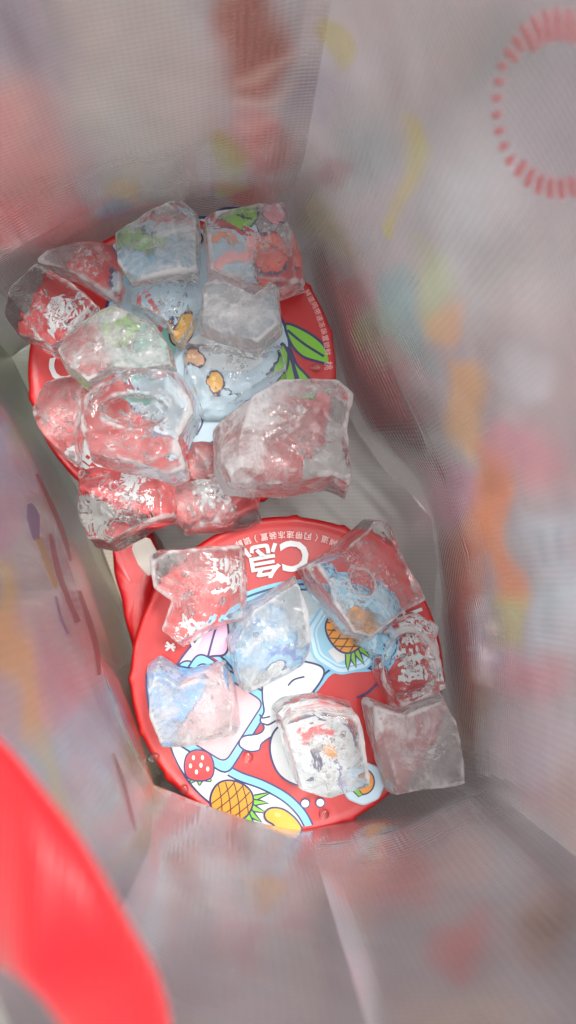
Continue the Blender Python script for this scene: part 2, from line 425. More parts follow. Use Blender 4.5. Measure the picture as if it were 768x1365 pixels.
# floor
ring = []
for nm, names in PAN:
    for k in range(12): ring.append(smooth_cols(names, (len(names)-1)*k/12)[0])
cen = sum((r for r in ring), Vector())/len(ring)
V = [cen]; UV = [(cen.x, cen.y)]; Fc = []; nr = 60; m_ = len(ring)
for r_ in range(1, nr+1):
    for p in ring:
        q = cen.lerp(p, r_/nr)
        q.z = .0022*noise.noise(Vector((q.x*50, q.y*50, 0))) + .0014*abs(noise.noise(Vector((q.x*90, q.y*30, 3)))) + .0006
        V.append(q); UV.append((q.x, q.y))
for i in range(m_): Fc.append((0, 1+i, 1+(i+1) % m_))
for r_ in range(nr-1):
    for i in range(m_):
        a = 1+r_*m_+i; b = 1+r_*m_+(i+1) % m_
        Fc.append((a, a+m_, b+m_, b))
fl = mesh_obj('floor_panel', V, Fc, M_floor, bag, smooth=True)
add_attr(fl, V, UV)
BV = BVHTree.FromPolygons([tuple(v) for v in bag_bvh_v], bag_bvh_f)

def on_wall(px, py, off=.0004):
    d = (MR @ Vector(((px-CX)/F, -(py-CY)/F, -1.0))).normalized()
    o = Vector((0, 0, CAM_Z))
    loc, nrm, i, ds = BV.ray_cast(o, d)
    if loc is None: return None
    if nrm.dot(d) > 0: nrm = -nrm
    return loc+nrm*off

def wall_stroke(name, pts, widths, rgb, n=8):
    c = spline(pts, n); V = []; Fc = []
    m = len(c)
    for i, (x, y) in enumerate(c):
        x0, y0 = c[max(0, i-1)]; x1, y1 = c[min(m-1, i+1)]
        L = math.hypot(x1-x0, y1-y0) or 1; nx, ny = -(y1-y0)/L, (x1-x0)/L
        t = i/(m-1)*(len(widths)-1); k = min(int(t), len(widths)-2); w = widths[k]+(widths[k+1]-widths[k])*(t-k)
        for s in (-.5, 0, .5):
            p = on_wall(x+nx*w*s, y+ny*w*s)
            if p is None: return
            V.append(p)
    for i in range(m-1):
        for s in (0, 1): Fc.append((i*3+s, i*3+s+1, i*3+s+4, i*3+s+3))
    return V, Fc
def film_ink(rgb):
    k = ('film', rgb)
    if k not in _pm:
        m = plastic('print_under_film_%d_%d_%d' % rgb, rgb, .35, .3)
        m.node_tree.nodes['Principled BSDF'].inputs['Metallic'].default_value = .6
        t = m.node_tree; p = t.nodes['Principled BSDF']
        tl = N(t, 'ShaderNodeBsdfTranslucent'); tl.inputs[0].default_value = (*lin(rgb), 1)
        ms = N(t, 'ShaderNodeMixShader'); ms.inputs[0].default_value = .75
        t.links.new(p.outputs[0], ms.inputs[1]); t.links.new(tl.outputs[0], ms.inputs[2])
        tr = N(t, 'ShaderNodeBsdfTransparent'); m3 = N(t, 'ShaderNodeMixShader'); m3.inputs[0].default_value = .45 if rgb[0] < 250 else .1
        t.links.new(ms.outputs[0], m3.inputs[1]); t.links.new(tr.outputs[0], m3.inputs[2]); t.links.new(m3.outputs[0], t.nodes['Material Output'].inputs['Surface'])
        _pm[k] = m
    return _pm[k]
def wall_strokes(name, items, rgb):
    for pts, w in items:
        r = wall_stroke(name, pts, w, rgb)
        if r: mesh_obj(name, r[0], r[1], film_ink(rgb), bag, smooth=True)

# coiled pink ring printed near the rim
ringst = []
for k in range(34):
    a = 2*math.pi*k/34+.05
    r0, r1 = (.68, 1.03) if k > 21 else (.80, 1.02)
    if 2.3 < a < 3.6: r0 = .9
    c_, s_ = math.cos(a), math.sin(a)
    ringst.append(([(748+88*r0*c_, 138+124*r0*s_), (748+88*(r0+r1)/2*math.cos(a+.02), 138+124*(r0+r1)/2*math.sin(a+.02)), (748+88*r1*c_, 138+124*r1*s_)], [7, 10, 8]))
wall_strokes('ring_print', ringst, (255, 176, 174))
wall_strokes('brush_line_print', [([(48, 632), (70, 680), (84, 715), (93, 748)], [4, 7, 6, 3]),
                                  ([(66, 712), (76, 760), (90, 800), (103, 830)], [5, 9, 7, 8]),
                                  ([(105, 788), (118, 830), (128, 868), (131, 900)], [3, 8, 8, 4]),
                                  ([(150, 1005), (162, 1040), (172, 1080), (180, 1110)], [2, 5, 5, 2])], (186, 104, 106))
wall_strokes('brush_tip_print', [([(38, 672), (43, 690), (47, 720)], [6, 19, 8]), ([(73, 795), (80, 825), (90, 846)], [3, 4, 3])], (150, 116, 158))
wall_strokes('brush_stick_print', [([(50, 716), (60, 745), (74, 785)], [9, 11, 8])], (214, 176, 130))

# red carrying strap across the corner, close to the lens
def strap():
    o_e = [(-90, 930), (-5, 982), (57, 1054), (113, 1129), (170, 1227), (219, 1322), (240, 1440)]
    i_e = [(-90, 1262), (-5, 1286), (22, 1298), (45, 1314), (68, 1340), (90, 1385), (110, 1470)]
    zs_ = [.286, .292, .298, .300, .298, .292, .286]
    A = spline([(a[0], a[1], z) for a, z in zip(o_e, zs_)], 6); n = 6
    def sp3(P):
        P = [Vector(p) for p in P]; out = []
        for i in range(len(P)-1):
            g = lambda k: P[max(0, min(len(P)-1, k))]
            p0, p1, p2, p3 = g(i-1), g(i), g(i+1), g(i+2)
            for k in range(n):
                t = k/n; out.append(.5*((2*p1)+(p2-p0)*t+(2*p0-5*p1+4*p2-p3)*t*t+(3*p1-p0-3*p2+p3)*t**3))
        out.append(P[-1]); return out
    L1 = sp3([at(*a, z) for a, z in zip(o_e, zs_)]); L2 = sp3([at(*a, z) for a, z in zip(i_e, zs_)])
    V, Fc = [], []; R = 16
    for a, b in zip(L1, L2):
        c = (a+b)/2; u = (a-b)/2; w = Vector((0, 0, 1))
        for k in range(R):
            t = 2*math.pi*k/R
            cu = math.copysign(abs(math.cos(t))**.7, math.cos(t)); sw = math.copysign(abs(math.sin(t))**.8, math.sin(t))
            V.append(c+u*cu+w*(.0042*sw))
    for i in range(len(L1)-1):
        for k in range(R):
            Fc.append((i*R+k, i*R+(k+1) % R, (i+1)*R+(k+1) % R, (i+1)*R+k))
    m, t, p = mat_new('red_webbing')
    p.inputs['Base Color'].default_value = (*lin((206, 10, 24)), 1); p.inputs['Roughness'].default_value = .34; p.inputs['Sheen Weight'].default_value = .12
    uvn = N(t, 'ShaderNodeTexCoord'); wv = N(t, 'ShaderNodeTexWave'); wv.inputs['Scale'].default_value = 300
    t.links.new(uvn.outputs['Object'], wv.inputs[0]); b = N(t, 'ShaderNodeBump'); b.inputs['Distance'].default_value = .0004; b.inputs['Strength'].default_value = .5
    t.links.new(wv.outputs['Fac'], b.inputs['Height']); t.links.new(b.outputs[0], p.inputs['Normal'])
    o = mesh_obj('carrying_strap', V, Fc, m, bag, smooth=True)
    o['label'] = 'glossy red carrying strap looping over the bag mouth'
strap()

# ------------------------------------------------------------------ tubs and lids
LZ = .075
def tub(cpx, rad, label, loc_label):
    c = at(*cpx, LZ)
    t = thing('frozen_fruit_tub', label, 'tub', (c.x, c.y, .0022), 'frozen fruit tubs in the bag')
    n = 96
    # bucket: hollow tapered wall with a foot ring and a floor
    prof = [(0, .003), (rad*.86, .003), (rad*.87, .0), (rad*.89, .0), (rad*.90, .004), (rad*.955, LZ-.009), (rad*.955, LZ-.004)]
    V, Fc = [], []
    for r, z in prof:
        for k in range(n):
            a = 2*math.pi*k/n; V.append(Vector((c.x+r*math.cos(a), c.y+r*math.sin(a), .0018+z)))
    for j in range(len(prof)-1):
        for k in range(n):
            Fc.append((j*n+k, j*n+(k+1) % n, (j+1)*n+(k+1) % n, (j+1)*n+k))
    mesh_obj('bucket', V, Fc, M_tub, t, smooth=True)
    # lid: film disc, rounded rim, short scalloped skirt
    V, Fc = [], []; n = 240
    prof = [(0, 0), (.5, 0), (.86, 0), (.925, 0.0), (.945, .0001), (.962, .0004), (.98, .0004), (.993, -.0002), (1.0, -.0012), (1.004, -.0035), (.998, -.006), (.965, -.006)]
    for j, (r, z) in enumerate(prof):
        for k in range(n):
            a = 2*math.pi*k/n
            sc = 1.0
            if r > .97: sc += .016*max(0, math.sin(a*13+2.2*math.sin(a*3+c.x*90)))**12 + .0015*max(0, math.sin(a*26))**3 + .003*noise.noise(Vector((math.cos(a)*4, math.sin(a)*4, c.x*50)))
            V.append(Vector((c.x+rad*r*sc*math.cos(a), c.y+rad*r*sc*math.sin(a), LZ+z)))
    for j in range(len(prof)-1):
        for k in range(n):
            Fc.append((j*n+k, j*n+(k+1) % n, (j+1)*n+(k+1) % n, (j+1)*n+k))
    lid = mesh_obj('lid', V, Fc, M_red, t, smooth=True)
    return t, lid, c, rad

class Art:                        # flat print on the lid, each figure its own sub-part
    def __init__(self, lid): self.lid = lid; self.z = LZ+.00006
    def build(self, name, items, label=None):
        V, Fc, mi, mats = [], [], [], []
        for it in items:
            kind, dat, rgb = it[0], it[1], it[2]
            m = ink(rgb)
            if m not in mats: mats.append(m)
            k = mats.index(m); b = len(V); self.z += .000012
            if kind == 'fill':
                pts = [at(x, y, self.z) for x, y in dat]
                tr = tessellate_polygon([pts]); V += pts
                for f in tr:
                    a_, b_, c_ = pts[f[0]], pts[f[1]], pts[f[2]]
                    if (b_-a_).cross(c_-a_).z < 0: f = (f[0], f[2], f[1])
                    Fc.append(tuple(i+b for i in f)); mi.append(k)
            elif kind == 'line':
                w = it[3]; closed = len(it) > 4 and it[4]
                mm = len(dat)
                for i, (x, y) in enumerate(dat):
                    if closed: x0, y0 = dat[i-1]; x1, y1 = dat[(i+1) % mm]
                    else: x0, y0 = dat[max(0, i-1)]; x1, y1 = dat[min(mm-1, i+1)]
                    L = math.hypot(x1-x0, y1-y0) or 1; nx, ny = -(y1-y0)/L*w/2, (x1-x0)/L*w/2
                    V += [at(x+nx, y+ny, self.z), at(x-nx, y-ny, self.z)]
                for i in range(mm if closed else mm-1):
                    j = (i+1) % mm
                    Fc.append((b+i*2, b+j*2, b+j*2+1, b+i*2+1)); mi.append(k)
            elif kind == 'text':
                txt, (x, y), size, rot, bold = dat
                cu = bpy.data.curves.new('t', 'FONT'); cu.body = txt; cu.size = 1; cu.align_x = 'CENTER'; cu.align_y = 'CENTER'
                cu.offset = bold; cu.resolution_u = 3
                ob = bpy.data.objects.new('t', cu); C.objects.link(ob)
                dg = bpy.context.evaluated_depsgraph_get(); me = bpy.data.meshes.new_from_object(ob.evaluated_get(dg))
                ws = [Vector(v.co) for v in me.vertices]; fs = [tuple(p.vertices) for p in me.polygons]
                bpy.data.objects.remove(ob); bpy.data.curves.remove(cu); bpy.data.meshes.remove(me)
                if not ws: continue
                mx = (min(v.x for v in ws)+max(v.x for v in ws))/2; my = (min(v.y for v in ws)+max(v.y for v in ws))/2
                r = math.radians(rot)
                for v in ws:
                    u, w = (v.x-mx)*size, (v.y-my)*size
                    V.append(at(x+u*math.cos(r)-w*math.sin(r), y-(u*math.sin(r)+w*math.cos(r)), self.z))
                for f in fs: Fc.append(tuple(i+b for i in f)); mi.append(k)
        o = mesh_obj(name, V, Fc, None, self.lid, mats=mats, mi=mi)
        if label: o['label'] = label
        return o

R_L = .0602
t2, lid2, c2, _ = tub((385, 897), R_L, 'lower red tub, its lid printed with pineapples, a strawberry and a mango', '')
A2 = Art(lid2)
SP = lambda p, n=8: spline(p, n, True)
# pale field and blue swoosh
field = SP([(262, 850), (300, 812), (345, 790), (400, 779), (455, 784), (500, 800), (520, 850), (505, 884), (470, 890), (440, 893), (420, 915), (400, 935), (385, 925), (360, 950), (345, 935), (300, 880)])
A2.build('pale_field_print', [('fill', field, (182, 202, 210)), ('line', field, SKY, 13, True), ('line', field, NAVY, 3, True),
                              ('line', spline([(312, 812), (350, 795), (400, 786), (470, 792)]), NAVY, 2.5), ('line', spline([(335, 850), (380, 830), (430, 822)]), PALE, 9),
                              ('line', spline([(418, 800), (440, 805), (452, 822)]), SKY, 5), ('line', spline([(385, 917), (395, 905), (410, 902)]), NAVY, 2.5)])
pinkf = SP([(228, 905), (240, 880), (262, 852), (282, 828), (300, 822), (305, 850), (300, 872), (272, 880), (240, 930), (228, 925)])
A2.build('pink_print', [('fill', pinkf, PINK), ('line', pinkf, NAVY, 3, True), ('line', spline([(290, 830), (284, 850), (276, 880)]), NAVY, 3),
                        ('fill', ell(250, 897, 15, 16), SKY), ('line', ell(250, 897, 15, 16), NAVY, 2.5, True), ('fill', ell(252, 896, 6, 6), (64, 140, 190)),
                        ('fill', ell(273, 888, 8, 11, 30), SKY), ('line', ell(273, 888, 8, 11, 30), NAVY, 2.5, True)])
cres = spline([(222, 968), (229, 1000), (246, 1034), (272, 1064), (305, 1086), (345, 1101), (400, 1108)])+[(414, 1103)]+spline([(412, 1100), (400, 1083), (382, 1066), (352, 1050), (318, 1035), (302, 1026), (262, 1000), (222, 968)])
A2.build('white_crescent_print', [('fill', cres, WHITE), ('line', spline([(222, 968), (229, 1000), (246, 1034), (272, 1064), (305, 1086), (345, 1101), (400, 1107)]), NAVY, 2.6)])
band = spline([(306, 1028), (322, 1036), (352, 1047), (382, 1064), (402, 1084), (413, 1104)])
A2.build('blue_band_print', [('line', band, NAVY, 14), ('line', band, SKY, 9)])
def rrect(cs, r=.12):
    out = []
    n = len(cs)
    for i in range(n):
        p0 = Vector(cs[i-1]); p1 = Vector(cs[i]); p2 = Vector(cs[(i+1) % n])
        a = p1.lerp(p0, r); b = p1.lerp(p2, r)
        for k in range(6):
            t = k/5; q = a*(1-t)**2+p1*2*t*(1-t)+b*t*t; out.append((q.x, q.y))
    return out
big = rrect([(367, 932), (303, 1034), (200, 968), (265, 868)]); inn = rrect([(352, 936), (300, 1017), (214, 963), (268, 881)])
def octa(cx, cy_, r, rot): return rrect([(cx+r*math.cos(math.radians(rot+45*k)), cy_+r*math.sin(math.radians(rot+45*k))) for k in range(8)], .25)
A2.build('ice_plate_print', [('fill', octa(352, 848, 46, 0), (130, 188, 222)), ('line', octa(352, 848, 46, 0), (70, 130, 190), 3, True), ('line', spline([(325, 870), (345, 850), (372, 846), (385, 822)]), (196, 216, 232), 9), ('line', spline([(322, 836), (350, 824), (366, 830)]), (70, 120, 200), 5), ('line', spline([(350, 884), (366, 866), (390, 868)]), (70, 120, 200), 4)])
A2.build('panel_print', [('fill', big, SKY), ('line', big, NAVY, 2.6, True), ('fill', inn, (206, 168, 174)), ('line', inn, NAVY, 2.2, True)])
blue_l = SP([(196, 896), (214, 884), (250, 890), (285, 896), (270, 925), (250, 950), (236, 972), (218, 985), (200, 950)])
A2.build('blue_swirl_print', [('fill', blue_l, (96, 164, 222)), ('line', blue_l, NAVY, 2.5, True), ('line', spline([(205, 910), (225, 920), (230, 950)]), WHITE, 5)])
# arm and hand shape in white
arm = SP([(372, 880), (420, 885), (432, 898), (415, 925), (392, 945), (378, 960), (372, 975), (350, 990), (345, 1000), (330, 1001), (319, 993), (324, 982), (345, 978), (352, 970), (347, 960), (352, 948), (350, 930), (352, 900)])
A2.build('white_arm_print', [('fill', arm, (208, 218, 220)), ('line', arm, NAVY, 2.6, True), ('line', spline([(360, 955), (350, 957), (346, 952)]), NAVY, 2.4), ('line', spline([(372, 958), (358, 966), (350, 964)]), NAVY, 2.4), ('line', spline([(384, 914), (392, 906), (406, 902)]), NAVY, 2.4)])
bel = SP([(360, 1000), (368, 972), (400, 955), (450, 958), (476, 990), (474, 1030), (440, 1052), (400, 1048), (372, 1032)])
A2.build('white_round_print', [('fill', bel, (206, 216, 218)), ('line', spline([(432, 992), (440, 996), (446, 1004)]), ORANGE, 12), ('line', spline([(416, 994), (422, 1008), (420, 1022)]), NAVY, 8), ('line', spline([(446, 1010), (454, 1024), (450, 1040)]), (90, 90, 150), 4), ('line', spline([(400, 978), (420, 970), (446, 972)]), BERRY, 9), ('line', bel, NAVY, 2.8, True), ('line', spline([(470, 886), (495, 892), (506, 905), (492, 922), (476, 930)]), NAVY, 3),
                               ('fill', ell(407, 1071, 6, 6), WHITE), ('line', ell(407, 1071, 6, 6), NAVY, 1.8, True), ('fill', ell(427, 1070, 6, 6), WHITE), ('line', ell(427, 1070, 6, 6), NAVY, 1.8, True)])
A2.build('ice_plate_print', [('fill', octa(461, 848, 52, 10), PALE), ('line', octa(461, 848, 52, 10), SKY, 3, True), ('line', octa(461, 848, 44, 10), SKY, 2, True), ('fill', octa(461, 848, 40, 10), (142, 198, 222)), ('fill', [(437, 868), (452, 858), (462, 878), (450, 884)], WHITE)])
def pineapple(name, cx, cy_, rx, ry, rot, crown):
    r = math.radians(rot)
    def T(u, v): return (cx+u*math.cos(r)-v*math.sin(r), cy_+u*math.sin(r)+v*math.cos(r))
    body = [T(rx*math.cos(a)*(1-.08*math.cos(2*a)), ry*math.sin(a)) for a in [2*math.pi*k/40 for k in range(40)]]
    it = []
    for k in range(5):
        u = (k-2)*.42; L = crown
        it.append(('fill', [T(rx*.82, u*ry*.5-ry*.22), T(rx*.9+L*.5, u*ry*.95-3), T(rx+L*(1-.12*abs(k-2)), u*ry*1.25), T(rx*.9+L*.45, u*ry*.95+3), T(rx*.82, u*ry*.5+ry*.22)], GREEN))
        it.append(('line', [T(rx*.82, u*ry*.5-ry*.22), T(rx*.9+L*.5, u*ry*.95-3), T(rx+L*(1-.12*abs(k-2)), u*ry*1.25), T(rx*.9+L*.45, u*ry*.95+3), T(rx*.82, u*ry*.5+ry*.22)], NAVY, 2))
    it.append(('fill', body, ORANGE)); it.append(('line', body, NAVY, 2.6, True))
    for s in (-1, 1):
        for k in (-.62, -.22, .2, .6):
            def ins(u, v): return (u/rx)**2+(v/ry)**2 < .96
            ln = []
            for q in range(-30, 31):
                w = q/30*max(rx, ry)*1.4
                u = k*rx+w*.55*s+.0; v = w
                u += .12*rx*math.cos(v/ry*1.4)
                if ins(u, v): ln.append(T(u, v))
            if len(ln) > 2: it.append(('line', ln, (70, 50, 20), 1.7))
    A2.build(name, it)
pineapple('pineapple_print', 459, 843, 31, 22, 58, 20)
pineapple('pineapple_print', 309, 1067, 31, 26, 20, 19)
st = SP([(262, 1000), (278, 1004), (285, 1020), (282, 1036), (266, 1041), (250, 1036), (246, 1021), (250, 1006)])
A2.build('strawberry_print', [('fill', SP([(255, 1036), (254, 1044), (262, 1041), (266, 1047), (271, 1041), (281, 1042), (279, 1035), (266, 1037)], 4), GREEN), ('line', SP([(255, 1036), (254, 1044), (262, 1041), (266, 1047), (271, 1041), (281, 1042), (279, 1035), (266, 1037)], 4), NAVY, 1.6, True),
                              ('fill', st, BERRY), ('line', st, NAVY, 2.4, True)]+[('fill', ell(x, y, 2, 3.2), (240, 220, 200)) for x, y in ((258, 1010), (270, 1010), (254, 1021), (268, 1020), (277, 1025), (262, 1029))])
mg = SP([(353, 1084), (362, 1077), (378, 1079), (393, 1090), (402, 1103), (398, 1108), (372, 1106), (364, 1099), (355, 1093)])
A2.build('mango_print', [('fill', mg, (240, 168, 40)), ('line', mg, NAVY, 2.4, True), ('fill', ell(370, 1086, 4, 2.5, 20), (250, 206, 110))])
A2.build('small_plate_print', [('fill', octa(484, 1044, 29, 0), PALE), ('line', octa(484, 1044, 29, 0), (170, 196, 210), 2, True), ('fill', ell(484, 1042, 15, 17), ORANGE), ('line', ell(484, 1042, 15, 17), NAVY, 2, True),
                               ('fill', [(466, 1050), (478, 1052), (484, 1060), (478, 1062), (474, 1058)], GREEN), ('line', [(466, 1050), (478, 1052), (484, 1060), (478, 1062), (474, 1058), (466, 1050)], NAVY, 1.6)])
big_t = [('C', (393, 741), 56, 186, .022), ('急', (350, 749), 50, 190, .014), ('°', (434, 752), 66, 178, .012), ('冻', (298, 768), 48, 204, .014),
         ('好', (254, 842), 44, 242, .014), ('鲜', (553, 886), 60, 98, .02), ('新', (548, 832), 44, 110, .014)]
for d in big_t: A2.build('large_lettering', [('text', d, WHITE)])
A2.build('small_star_print', [('line', spline([(222, 856), (228, 862), (232, 868)]), WHITE, 3), ('line', spline([(232, 858), (226, 863), (221, 867)]), WHITE, 3), ('line', [(220, 861), (234, 863)], WHITE, 3)])
small = '风冻隧道（网带速冻装置）锁鲜'
its = []
for k, ch in enumerate(small):
    a = math.radians(-64-k*3.62); rr = 184+0*k
    x, y = 385+rr*math.cos(a), 897+rr*math.sin(a)
    its.append(('text', (ch, (x, y), 10.5, 180-(math.degrees(a)+90), .012), (226, 190, 186)))
A2.build('small_lettering', its)

t1, lid1, c1, _ = tub((245, 490), R_L, 'upper red tub, its lid printed with green leaves on a pale blue field', '')
A1 = Art(lid1)
f1 = SP([(160, 312), (215, 300), (262, 290), (330, 296), (352, 330), (350, 390), (378, 430), (386, 470), (372, 512), (352, 552), (310, 578), (262, 596), (220, 590), (190, 560), (172, 520), (150, 470), (138, 430), (150, 380), (146, 340)])
A1.build('pale_field_print', [('fill', f1, (178, 202, 214)), ('line', f1, NAVY, 4, True), ('fill', SP([(160, 330), (230, 318), (240, 372), (170, 380)]), SKY),
                              ('fill', SP([(150, 470), (200, 430), (236, 462), (200, 510), (160, 505)]), (128, 190, 178)),
                              ('fill', ell(300, 470, 52, 26, 10), (214, 224, 226)), ('line', spline([(250, 560), (262, 548), (270, 562), (262, 580)]), NAVY, 2.5), ('line', spline([(300, 520), (322, 528), (340, 522)]), NAVY, 2)])
def leaf(pts, vein, w=3.4):
    p = SP(pts); return [('fill', p, GREEN), ('line', p, NAVY, w, True), ('line', spline(vein), NAVY, w)]
A1.build('leaf_print', leaf([(381, 432), (405, 440), (428, 456), (440, 474), (444, 486), (424, 482), (402, 474), (387, 456)], [(383, 440), (405, 458), (432, 475)])+
         leaf([(376, 458), (372, 476), (362, 500), (358, 512), (372, 524), (390, 524), (394, 500), (384, 470)], [(384, 462), (384, 485), (376, 508)])+
         leaf([(387, 466), (396, 486), (412, 504), (422, 524), (408, 528), (396, 510)], [(387, 470), (396, 500), (404, 522)]))
A1.build('leaf_print', leaf([(290, 282), (320, 278), (345, 290), (330, 312), (300, 308)], [(295, 290), (335, 298)]))
A1.build('leaf_print', leaf([(168, 322), (200, 318), (224, 332), (200, 350), (176, 342)], [(175, 330), (215, 334)]))
A1.build('leaf_print', leaf([(140, 440), (170, 420), (186, 440), (170, 470), (146, 466)], [(146, 455), (176, 436)]))
def fruit(x, y, rx, ry, rot, rgb, hi): return [('fill', ell(x, y, rx, ry, rot), rgb), ('line', ell(x, y, rx, ry, rot), NAVY, 2.4, True), ('fill', ell(x-rx*.3, y-ry*.3, rx*.3, ry*.22, rot), hi)]
A1.build('peach_print', fruit(360, 345, 24, 28, 0, (226, 84, 60), (240, 160, 140)))
A1.build('peach_print', fruit(365, 292, 16, 12, 20, (236, 150, 160), (250, 220, 224)))
A1.build('peach_print', fruit(250, 300, 16, 12, 20, (216, 70, 74), (240, 160, 160)))
A1.build('stripe_print', [('line', spline([(284, 380), (300, 352), (330, 350), (336, 322)]), (238, 170, 170), 14), ('line', spline([(280, 330), (300, 322), (312, 336)]), (226, 150, 120), 9), ('line', spline([(200, 400), (215, 430), (205, 452)]), (200, 90, 96), 7)])
for a_ in ((242, 440, 15, 22, 20, (206, 156, 66), (222, 190, 120)), (289, 511, 11, 14, -10, (222, 160, 30), (236, 200, 90)), (262, 480, 14, 9, 30, (214, 160, 110), (236, 200, 160)), (262, 318, 8, 9, 0, (236, 180, 60), (250, 220, 140))):
    A1.build('mango_print', fruit(*a_))
for d in (('鲜', (282, 652), 56, 196, .02), ('冻', (182, 650), 52, 170, .02), ('速', (120, 606), 50, 142, .02), ('C', (86, 492), 54, 100, .02), ('急', (98, 424), 52, 82, .02)): A1.build('large_lettering', [('text', d, WHITE)])
its = []
for k, ch in enumerate('隧道网带速冻装置锁鲜 桃'):
    a = math.radians(-31+k*2.75); rr = 193
    x, y = 245+rr*math.cos(a), 490+rr*math.sin(a)
    if ch != ' ': its.append(('text', (ch, (x, y), 9 if ch != '桃' else 12, -(math.degrees(a)+90), .01), (230, 170, 166)))
A1.build('small_lettering', its)

# dark red pouch wedged beside the tubs
def pouch():
    out = SP([(148, 690), (190, 696), (212, 735), (210, 790), (200, 838), (186, 882), (172, 850), (160, 790), (150, 740)], 5)
    t = thing('fruit_pouch', 'dark red plastic pouch wedged upright between the left side of the bag and the tubs', 'pouch', at(180, 790, .004))
    V, Fc = [], []; n = len(out); prof = [(.5, .004), (.9, .005), (1, .012), (.97, .03), (1, .046), (.93, .0525), (.7, .0545), (.2, .054)]
    cx, cy_ = 181, 790
    for k_, z in prof:
        for x, y in out:
            p = at(cx+(x-cx)*k_, cy_+(y-cy_)*k_, .05); p.z = z+.0012*noise.noise(Vector((p.x*200, p.y*200, z*90)))
            p.x += .0008*noise.noise(Vector((p.x*120, p.y*120, z*120+7)))
            V.append(p)
    for j in range(len(prof)-1):
        for k in range(n): Fc.append((j*n+k, j*n+(k+1) % n, (j+1)*n+(k+1) % n, (j+1)*n+k))
    Fc.append(tuple((len(prof)-1)*n+k for k in range(n))); Fc.append(tuple(reversed(range(n))))
    b = mesh_obj('pouch_body', V, Fc, plastic('dark_red_film', (176, 14, 22), .3, .5), t, smooth=True)
    V, Fc = [], []
    pts = [(180, 712), (200, 718), (212, 740), (210, 760), (198, 768), (184, 752), (176, 732)]
    for x, y in pts:
        V.append(at(x, y, .0555)); 
    m_ = len(V); V += [v-Vector((0, 0, .0008)) for v in V]
    Fc = [tuple(range(m_)), tuple(reversed(range(m_, 2*m_)))]+[(k, k+m_, (k+1) % m_+m_, (k+1) % m_) for k in range(m_)]
    mesh_obj('clear_tab', V, Fc, plastic('grey_tab', (168, 162, 152), .3, .4), t)
pouch()

